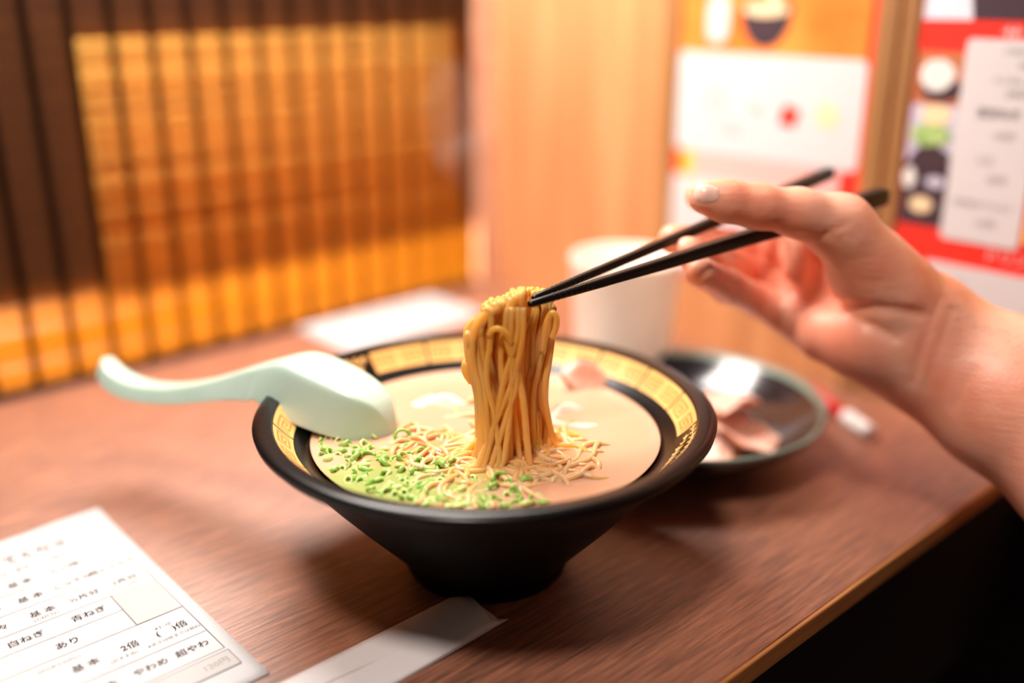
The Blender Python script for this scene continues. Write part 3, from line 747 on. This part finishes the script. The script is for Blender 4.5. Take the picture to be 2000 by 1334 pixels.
# ------------------------------------------------------------------ hand and forearm: one continuous surface
def smin(a, b, k):
    h = np.clip(.5+.5*(b-a)/k, 0, 1); return b+(a-b)*h-k*h*(1-h)
def capsd(p, a, b, ra, rb):
    ab = b-a; t = np.clip(((p-a)@ab)/ab.dot(ab), 0, 1); d = p-a-t[:, None]*ab
    return np.sqrt((d*d).sum(1))-(ra+(rb-ra)*t)
def q3(t): return np.array(P(t[0], t[1], t[2])), t[3]
THUMB = [(1738, 565, .478, .0190), (1640, 444, .466, .0150), (1560, 416, .457, .0106), (1480, 403, .451, .0094), (1420, 393, .448, .0088), (1377, 385, .446, .0077)]
INDEX = [(1600, 446, .522, .0120), (1510, 412, .560, .0097), (1415, 392, .530, .0083), (1366, 383, .500, .0072)]
MIDDLE = [(1572, 505, .532, .0115), (1478, 484, .566, .0095), (1378, 472, .520, .0080), (1314, 467, .481, .0073)]
RING = [(1564, 575, .532, .0115), (1468, 534, .560, .0092), (1400, 506, .510, .0080), (1343, 491, .4665, .0071)]
PINKY = [(1574, 638, .520, .0115), (1482, 586, .528, .0086), (1420, 559, .497, .0080), (1367, 531, .4625, .0073)]
PALM = [[(1795, 628, .497, .0185), (1605, 446, .520, .0120)], [(1795, 655, .502, .019), (1575, 505, .531, .0120)], [(1790, 690, .502, .019), (1568, 578, .531, .0120)],
        [(1785, 702, .498, .0188), (1588, 640, .520, .0120)], [(1612, 652, .500, .0145), (1695, 668, .488, .0178), (1768, 694, .489, .0193)], [(1690, 520, .482, .0190), (1780, 612, .486, .0215)],
        [(1640, 560, .520, .018), (1760, 640, .505, .02)]]
ARM = [[(1830, 642, .492, .0195), (1985, 738, .478, .0235), (2200, 855, .455, .030), (2600, 1090, .42, .038)], [(1806, 700, .492, .0203), (1938, 797, .476, .0245), (2150, 950, .452, .030), (2600, 1240, .41, .038)],
       [(1790, 660, .503, .019), (1960, 770, .492, .0235), (2200, 900, .47, .03)]]
def chain(p, ch, k):
    d = None
    for a, b in zip(ch, ch[1:]):
        (pa_, ra), (pb_, rb_) = q3(a), q3(b)
        e = capsd(p, pa_, pb_, ra, rb_)
        d = e if d is None else smin(d, e, k)
    return d
CREASES = []      # filled after the first evaluation
def body(p):
    palm = None
    for c in PALM:
        e = chain(p, c, .01); palm = e if palm is None else smin(palm, e, .010)
    arm = None
    for c in ARM:
        e = chain(p, c, .02); arm = e if arm is None else smin(arm, e, .018)
    palm = smin(palm, arm, .020)
    # web between thumb and index, skin fold at the base of the index
    web = capsd(p, *[q3(t)[0] for t in ((1655, 455, .500, 0), (1600, 440, .505, 0))], .011, .008)
    palm = smin(palm, web, .010)
    fold = capsd(p, *[q3(t)[0] for t in ((1556, 470, .508, 0), (1562, 528, .512, 0))], .0065, .0085)
    palm = smin(palm, fold, .004)
    palm = smin(palm, chain(p, THUMB, .006), .008)
    fing = None
    for c in (INDEX, MIDDLE, RING, PINKY):
        e = chain(p, c, .0045); fing = e if fing is None else smin(fing, e, .0018)
    return smin(palm, fing, .0045)
def crease_depth(p):
    s = np.zeros(len(p))
    for pts, amp, sig in CREASES:
        d = None
        for a, b in zip(pts, pts[1:]):
            ab = b-a; t = np.clip(((p-a)@ab)/ab.dot(ab), 0, 1); e = p-a-t[:, None]*ab; e = np.sqrt((e*e).sum(1)); d = e if d is None else np.minimum(d, e)
        s += amp*np.exp(-(d/sig)**2)
    return s
def surf(x, y):
    ds = np.arange(.40, .60, .0008); pp = np.array([P(x, y, d) for d in ds]); fv = body(pp)
    i = np.argmax(fv < 0); return pp[i] if fv[i] < 0 else None
def crease(pts, amp, sig):
    w = [surf(*q) for q in pts]; w = [q for q in w if q is not None]
    if len(w) > 1: CREASES.append((w, amp, sig))
crease([(1836, 580), (1818, 625), (1802, 675), (1790, 720), (1782, 748)], .0011, .0016)
crease([(1858, 605), (1838, 660), (1820, 715), (1806, 760)], .0007, .0013)
crease([(1905, 720), (1880, 760), (1862, 800)], .0006, .0014)
crease([(1628, 590), (1662, 601), (1709, 600), (1756, 606), (1803, 614)], .0024, .0024)
crease([(1628, 594), (1669, 618), (1709, 637), (1750, 660)], .0012, .0022)
crease([(1603, 555), (1578, 584), (1556, 625), (1551, 655)], .0014, .0014)
crease([(1532, 552), (1524, 600), (1517, 636)], .0028, .0022)
crease([(1534, 546), (1562, 540), (1594, 537)], .0022, .0018)
crease([(1564, 458), (1568, 476), (1610, 458), (1655, 437)], .0012, .0015)
crease([(1575, 490), (1630, 468), (1680, 452)], .0005, .0013)
crease([(1590, 520), (1650, 505), (1710, 500)], .0004, .0014)
crease([(1620, 560), (1670, 550), (1720, 548)], .0004, .0014)
crease([(1425, 548), (1438, 568), (1440, 590)], .0008, .0012)
crease([(1450, 370), (1462, 385), (1466, 402)], .0006, .0012)
crease([(1486, 368), (1496, 384), (1498, 402)], .0004, .0012)
# dents between thenar and little-finger side
def sdf(p): return body(p)+crease_depth(p)
allp = [q3(t) for c in [THUMB, INDEX, MIDDLE, RING, PINKY]+PALM+ARM for t in c]
lo = np.min([p-r-.006 for p, r in allp], 0); hi = np.max([p+r+.006 for p, r in allp], 0)
VX = .00125
nn = np.ceil((hi-lo)/VX).astype(int)+1
xs = [lo[i]+VX*np.arange(nn[i]) for i in range(3)]
fld = np.full(tuple(nn), .02, np.float32)
# coarse pass finds the blocks near the surface
CB = 8
for i in range(0, nn[0], CB):
    cen = []
    idx = []
    for j in range(0, nn[1], CB):
        for k in range(0, nn[2], CB):
            cen.append((xs[0][min(i+CB//2, nn[0]-1)], xs[1][min(j+CB//2, nn[1]-1)], xs[2][min(k+CB//2, nn[2]-1)])); idx.append((j, k))
    dv = body(np.array(cen))
    for (j, k), d in zip(idx, dv):
        i1, j1, k1 = min(i+CB, nn[0]), min(j+CB, nn[1]), min(k+CB, nn[2])
        if abs(d) < VX*CB*1.1:
            g = np.stack(np.meshgrid(xs[0][i:i1], xs[1][j:j1], xs[2][k:k1], indexing='ij'), -1).reshape(-1, 3)
            fld[i:i1, j:j1, k:k1] = sdf(g).reshape(i1-i, j1-j, k1-k)
        else: fld[i:i1, j:j1, k:k1] = d
def surface_nets(f, lo, h):
    s = f < 0
    c = [s[i:s.shape[0]-1+i, j:s.shape[1]-1+j, k:s.shape[2]-1+k] for i in (0, 1) for j in (0, 1) for k in (0, 1)]
    cnt = sum(a.astype(np.int8) for a in c); act = (cnt > 0) & (cnt < 8)
    ids = np.full(act.shape, -1, np.int64); A = np.argwhere(act); ids[act] = np.arange(len(A))
    acc = np.zeros((len(A), 3)); num = np.zeros(len(A))
    offs = [(i, j, k) for i in (0, 1) for j in (0, 1) for k in (0, 1)]
    for a in range(8):
        for b in range(a+1, 8):
            oa, ob = np.array(offs[a]), np.array(offs[b])
            if abs(oa-ob).sum() != 1: continue
            fa = f[tuple((A+oa).T)]; fb = f[tuple((A+ob).T)]; cr = (fa < 0) != (fb < 0)
            t = np.where(cr, fa/np.where(cr, fa-fb, 1), 0); pt = oa+(ob-oa)*t[:, None]
            acc += pt*cr[:, None]; num += cr
    Vv = lo+h*(A+acc/num[:, None])
    Q = []
    for ax_ in range(3):
        a1, a2 = (ax_+1) % 3, (ax_+2) % 3
        sl0 = [slice(None)]*3; sl1 = [slice(None)]*3; sl0[ax_] = slice(0, -1); sl1[ax_] = slice(1, None)
        d = s[tuple(sl0)] != s[tuple(sl1)]; E = np.argwhere(d)
        E = E[(E[:, a1] > 0) & (E[:, a2] > 0) & (E[:, a1] < f.shape[a1]-1) & (E[:, a2] < f.shape[a2]-1)]
        o1 = np.zeros(3, int); o1[a1] = 1; o2 = np.zeros(3, int); o2[a2] = 1
        q = np.stack([ids[tuple((E-o1-o2).T)], ids[tuple((E-o2).T)], ids[tuple(E.T)], ids[tuple((E-o1).T)]], 1)
        flip = ~s[tuple(E.T)]; q[flip] = q[flip][:, ::-1]; Q.append(q)
    return Vv, np.concatenate(Q)
HV, HF = surface_nets(fld, lo, VX)
# light smoothing
for it in range(2):
    acc = HV.copy(); num = np.ones(len(HV))
    for a in range(4):
        i0, i1 = HF[:, a], HF[:, (a+1) % 4]
        np.add.at(acc, i0, HV[i1]); np.add.at(num, i0, 1); np.add.at(acc, i1, HV[i0]); np.add.at(num, i1, 1)
    HV = acc/num[:, None]
org = np.array(P(1800, 668, .5))
me = bpy.data.meshes.new('person')
me.vertices.add(len(HV)); me.vertices.foreach_set('co', (HV-org).ravel())
me.loops.add(len(HF)*4); me.loops.foreach_set('vertex_index', HF.ravel().astype(np.int32))
me.polygons.add(len(HF)); me.polygons.foreach_set('loop_start', np.arange(len(HF), dtype=np.int32)*4)
me.polygons.foreach_set('use_smooth', [True]*len(HF)); me.update(calc_edges=True); me.validate()
me.materials.append(M_skin)
hand = bpy.data.objects.new('person', me); COL.objects.link(hand); hand.location = org
tag(hand, 'person reaching in from the right, bare forearm and right hand holding black chopsticks', 'person')
# thumb nail on the camera-side back of the thumb tip
nc = surf(1381, 377); eps = 1e-4
gn = np.array([body(np.array([nc+np.eye(3)[i]*eps]))[0]-body(np.array([nc-np.eye(3)[i]*eps]))[0] for i in range(3)]); gn /= np.linalg.norm(gn); gn = Vector(gn)
ta = (Vector(q3(THUMB[-1])[0])-Vector(q3(THUMB[-2])[0])).normalized(); ta = (ta-gn*ta.dot(gn)).normalized(); tb = gn.cross(ta)
V, F = [], []; na, nb = 14, 12
for i in range(na+1):
    for j in range(nb+1):
        u = -1+2*i/na; w = -1+2*j/nb
        pu = u; pw = w*math.sqrt(max(0, 1-.9*abs(u)**2.6))
        base_ = Vector(nc)+ta*(pu*.0056)+tb*(pw*.0044)
        # drop on to the skin
        lo_, hi_ = -.006, .004
        for _ in range(18):
            md = (lo_+hi_)/2
            if body(np.array([base_+gn*md]))[0] < 0: lo_ = md
            else: hi_ = md
        edge = max(abs(u), abs(w))
        V.append(base_+gn*(hi_+.00055*(1-edge**6)-.0002))
for i in range(na):
    for j in range(nb):
        a = i*(nb+1)+j; F.append((a, a+nb+1, a+nb+2, a+1))
o = fixn(mesh_obj('thumb_nail', [v_-Vector(org) for v_ in V], F, M_nail, hand))
# arm hairs along the top of the forearm
hp = []
rnd = random.Random(3)
for k in range(110):
    x = rnd.uniform(1850, 2040); y = 590+(x-1850)*.52+abs(rnd.gauss(0, 28))
    s0 = surf(x, y)
    if s0 is None: continue
    a = Vector(s0); d = Vector((.8+rnd.uniform(-.3, .3), -.25, -.1+rnd.uniform(-.2, .8))).normalized()
    Ln = rnd.uniform(.002, .0045); hp.append(tube([a, a+d*Ln*.5+Vector((0, -.0006, .0004)), a+d*Ln], [.00004, .00003, .00001], 3, False))
v, f = merge(hp); o = mesh_obj('arm_hair', [Vector(q)-Vector(org) for q in v], f, M_hair, hand); o['kind'] = 'stuff'
# ------------------------------------------------------------------ steam
M_steam = bpy.data.materials.new('steam'); M_steam.use_nodes = True
nt = M_steam.node_tree; nt.nodes.remove(nt.nodes['Principled BSDF'])
vs = nt.nodes.new('ShaderNodeVolumePrincipled'); vs.inputs['Color'].default_value = (1, .86, .76, 1); vs.inputs['Anisotropy'].default_value = .2
tcv = nt.nodes.new('ShaderNodeTexCoord'); nv_ = nt.nodes.new('ShaderNodeTexNoise'); nv_.inputs['Scale'].default_value = 16; nv_.inputs['Detail'].default_value = 3; nv_.inputs['Distortion'].default_value = 1.2
L(M_steam, tcv.outputs['Object'], nv_.inputs['Vector'])
mrv = nt.nodes.new('ShaderNodeMapRange'); mrv.inputs['From Min'].default_value = .46; mrv.inputs['From Max'].default_value = .75; mrv.inputs['To Max'].default_value = 5
L(M_steam, nv_.outputs['Fac'], mrv.inputs['Value']); L(M_steam, mrv.outputs[0], vs.inputs['Density']); L(M_steam, vs.outputs[0], nt.nodes['Material Output'].inputs['Volume'])
ctr = [P(965, 470, .58), P(950, 400, .60), P(915, 320, .62), P(885, 240, .64), P(880, 175, .655), P(872, 120, .66)]
v, f = tube(catmull(ctr, 5), [.004+.024*math.sin(math.pi*min(1, k/25*.9+.05))**.8*(.35+.65*k/25) for k in range(26)], 16)
b0 = Vector((ctr[0].x, ctr[0].y, ctr[0].z))
tag(mesh_obj('steam', v, f, M_steam, loc=b0), 'faint wisp of steam rising behind the noodles in front of the blind', 'steam', kind='stuff')
# ------------------------------------------------------------------ lights
def area(name, loc, tgt, size, energy, col, shape='DISK', sy=None, spread=180):
    l = bpy.data.lights.new(name, 'AREA'); l.shape = shape; l.size = size; l.energy = energy; l.color = col; l.spread = math.radians(spread)
    if sy: l.size_y = sy
    o = bpy.data.objects.new(name, l); COL.objects.link(o); o.location = loc
    o.rotation_euler = (Vector(tgt)-Vector(loc)).to_track_quat('-Z', 'Y').to_euler()
    if shape == 'RECTANGLE': o.rotation_euler = (0, 0, YAW)      # strip lamp facing down, along the blind
    return o
area('booth_lamp', B(-.27, -.12, .52), (-.10, .45, 0), .36, 7, (1, .92, .85), 'RECTANGLE', .2)
area('aisle_downlight', (-.16, .0, 1.0), (.05, .42, .1), .18, 7.6, (1, .87, .79))
area('kitchen_lamp', B(-.30, .75, .35), B(-.25, 0, .08), .35, 112, (1, .88, .62))
w = bpy.data.worlds.new('w'); SC.world = w; w.use_nodes = True
w.node_tree.nodes['Background'].inputs['Color'].default_value = (1, .78, .66, 1); w.node_tree.nodes['Background'].inputs['Strength'].default_value = .07
SC.cycles.diffuse_bounces = 10; SC.cycles.max_bounces = 14; SC.cycles.transmission_bounces = 8
# ------------------------------------------------------------------ camera
cam = bpy.data.cameras.new('camera'); co = bpy.data.objects.new('camera', cam); COL.objects.link(co)
co.location = (0, 0, CAMZ); co.rotation_euler = (math.pi/2-TH, 0, 0)
cam.lens = 35; cam.sensor_width = 36; cam.clip_start = .01
cam.dof.use_dof = True; cam.dof.focus_distance = .422; cam.dof.aperture_fstop = 1.65
SC.camera = co
SC.view_settings.view_transform = 'Standard'; SC.view_settings.look = 'None'; SC.view_settings.gamma = 1; SC.view_settings.exposure = 0
SC.view_settings.use_curve_mapping = False
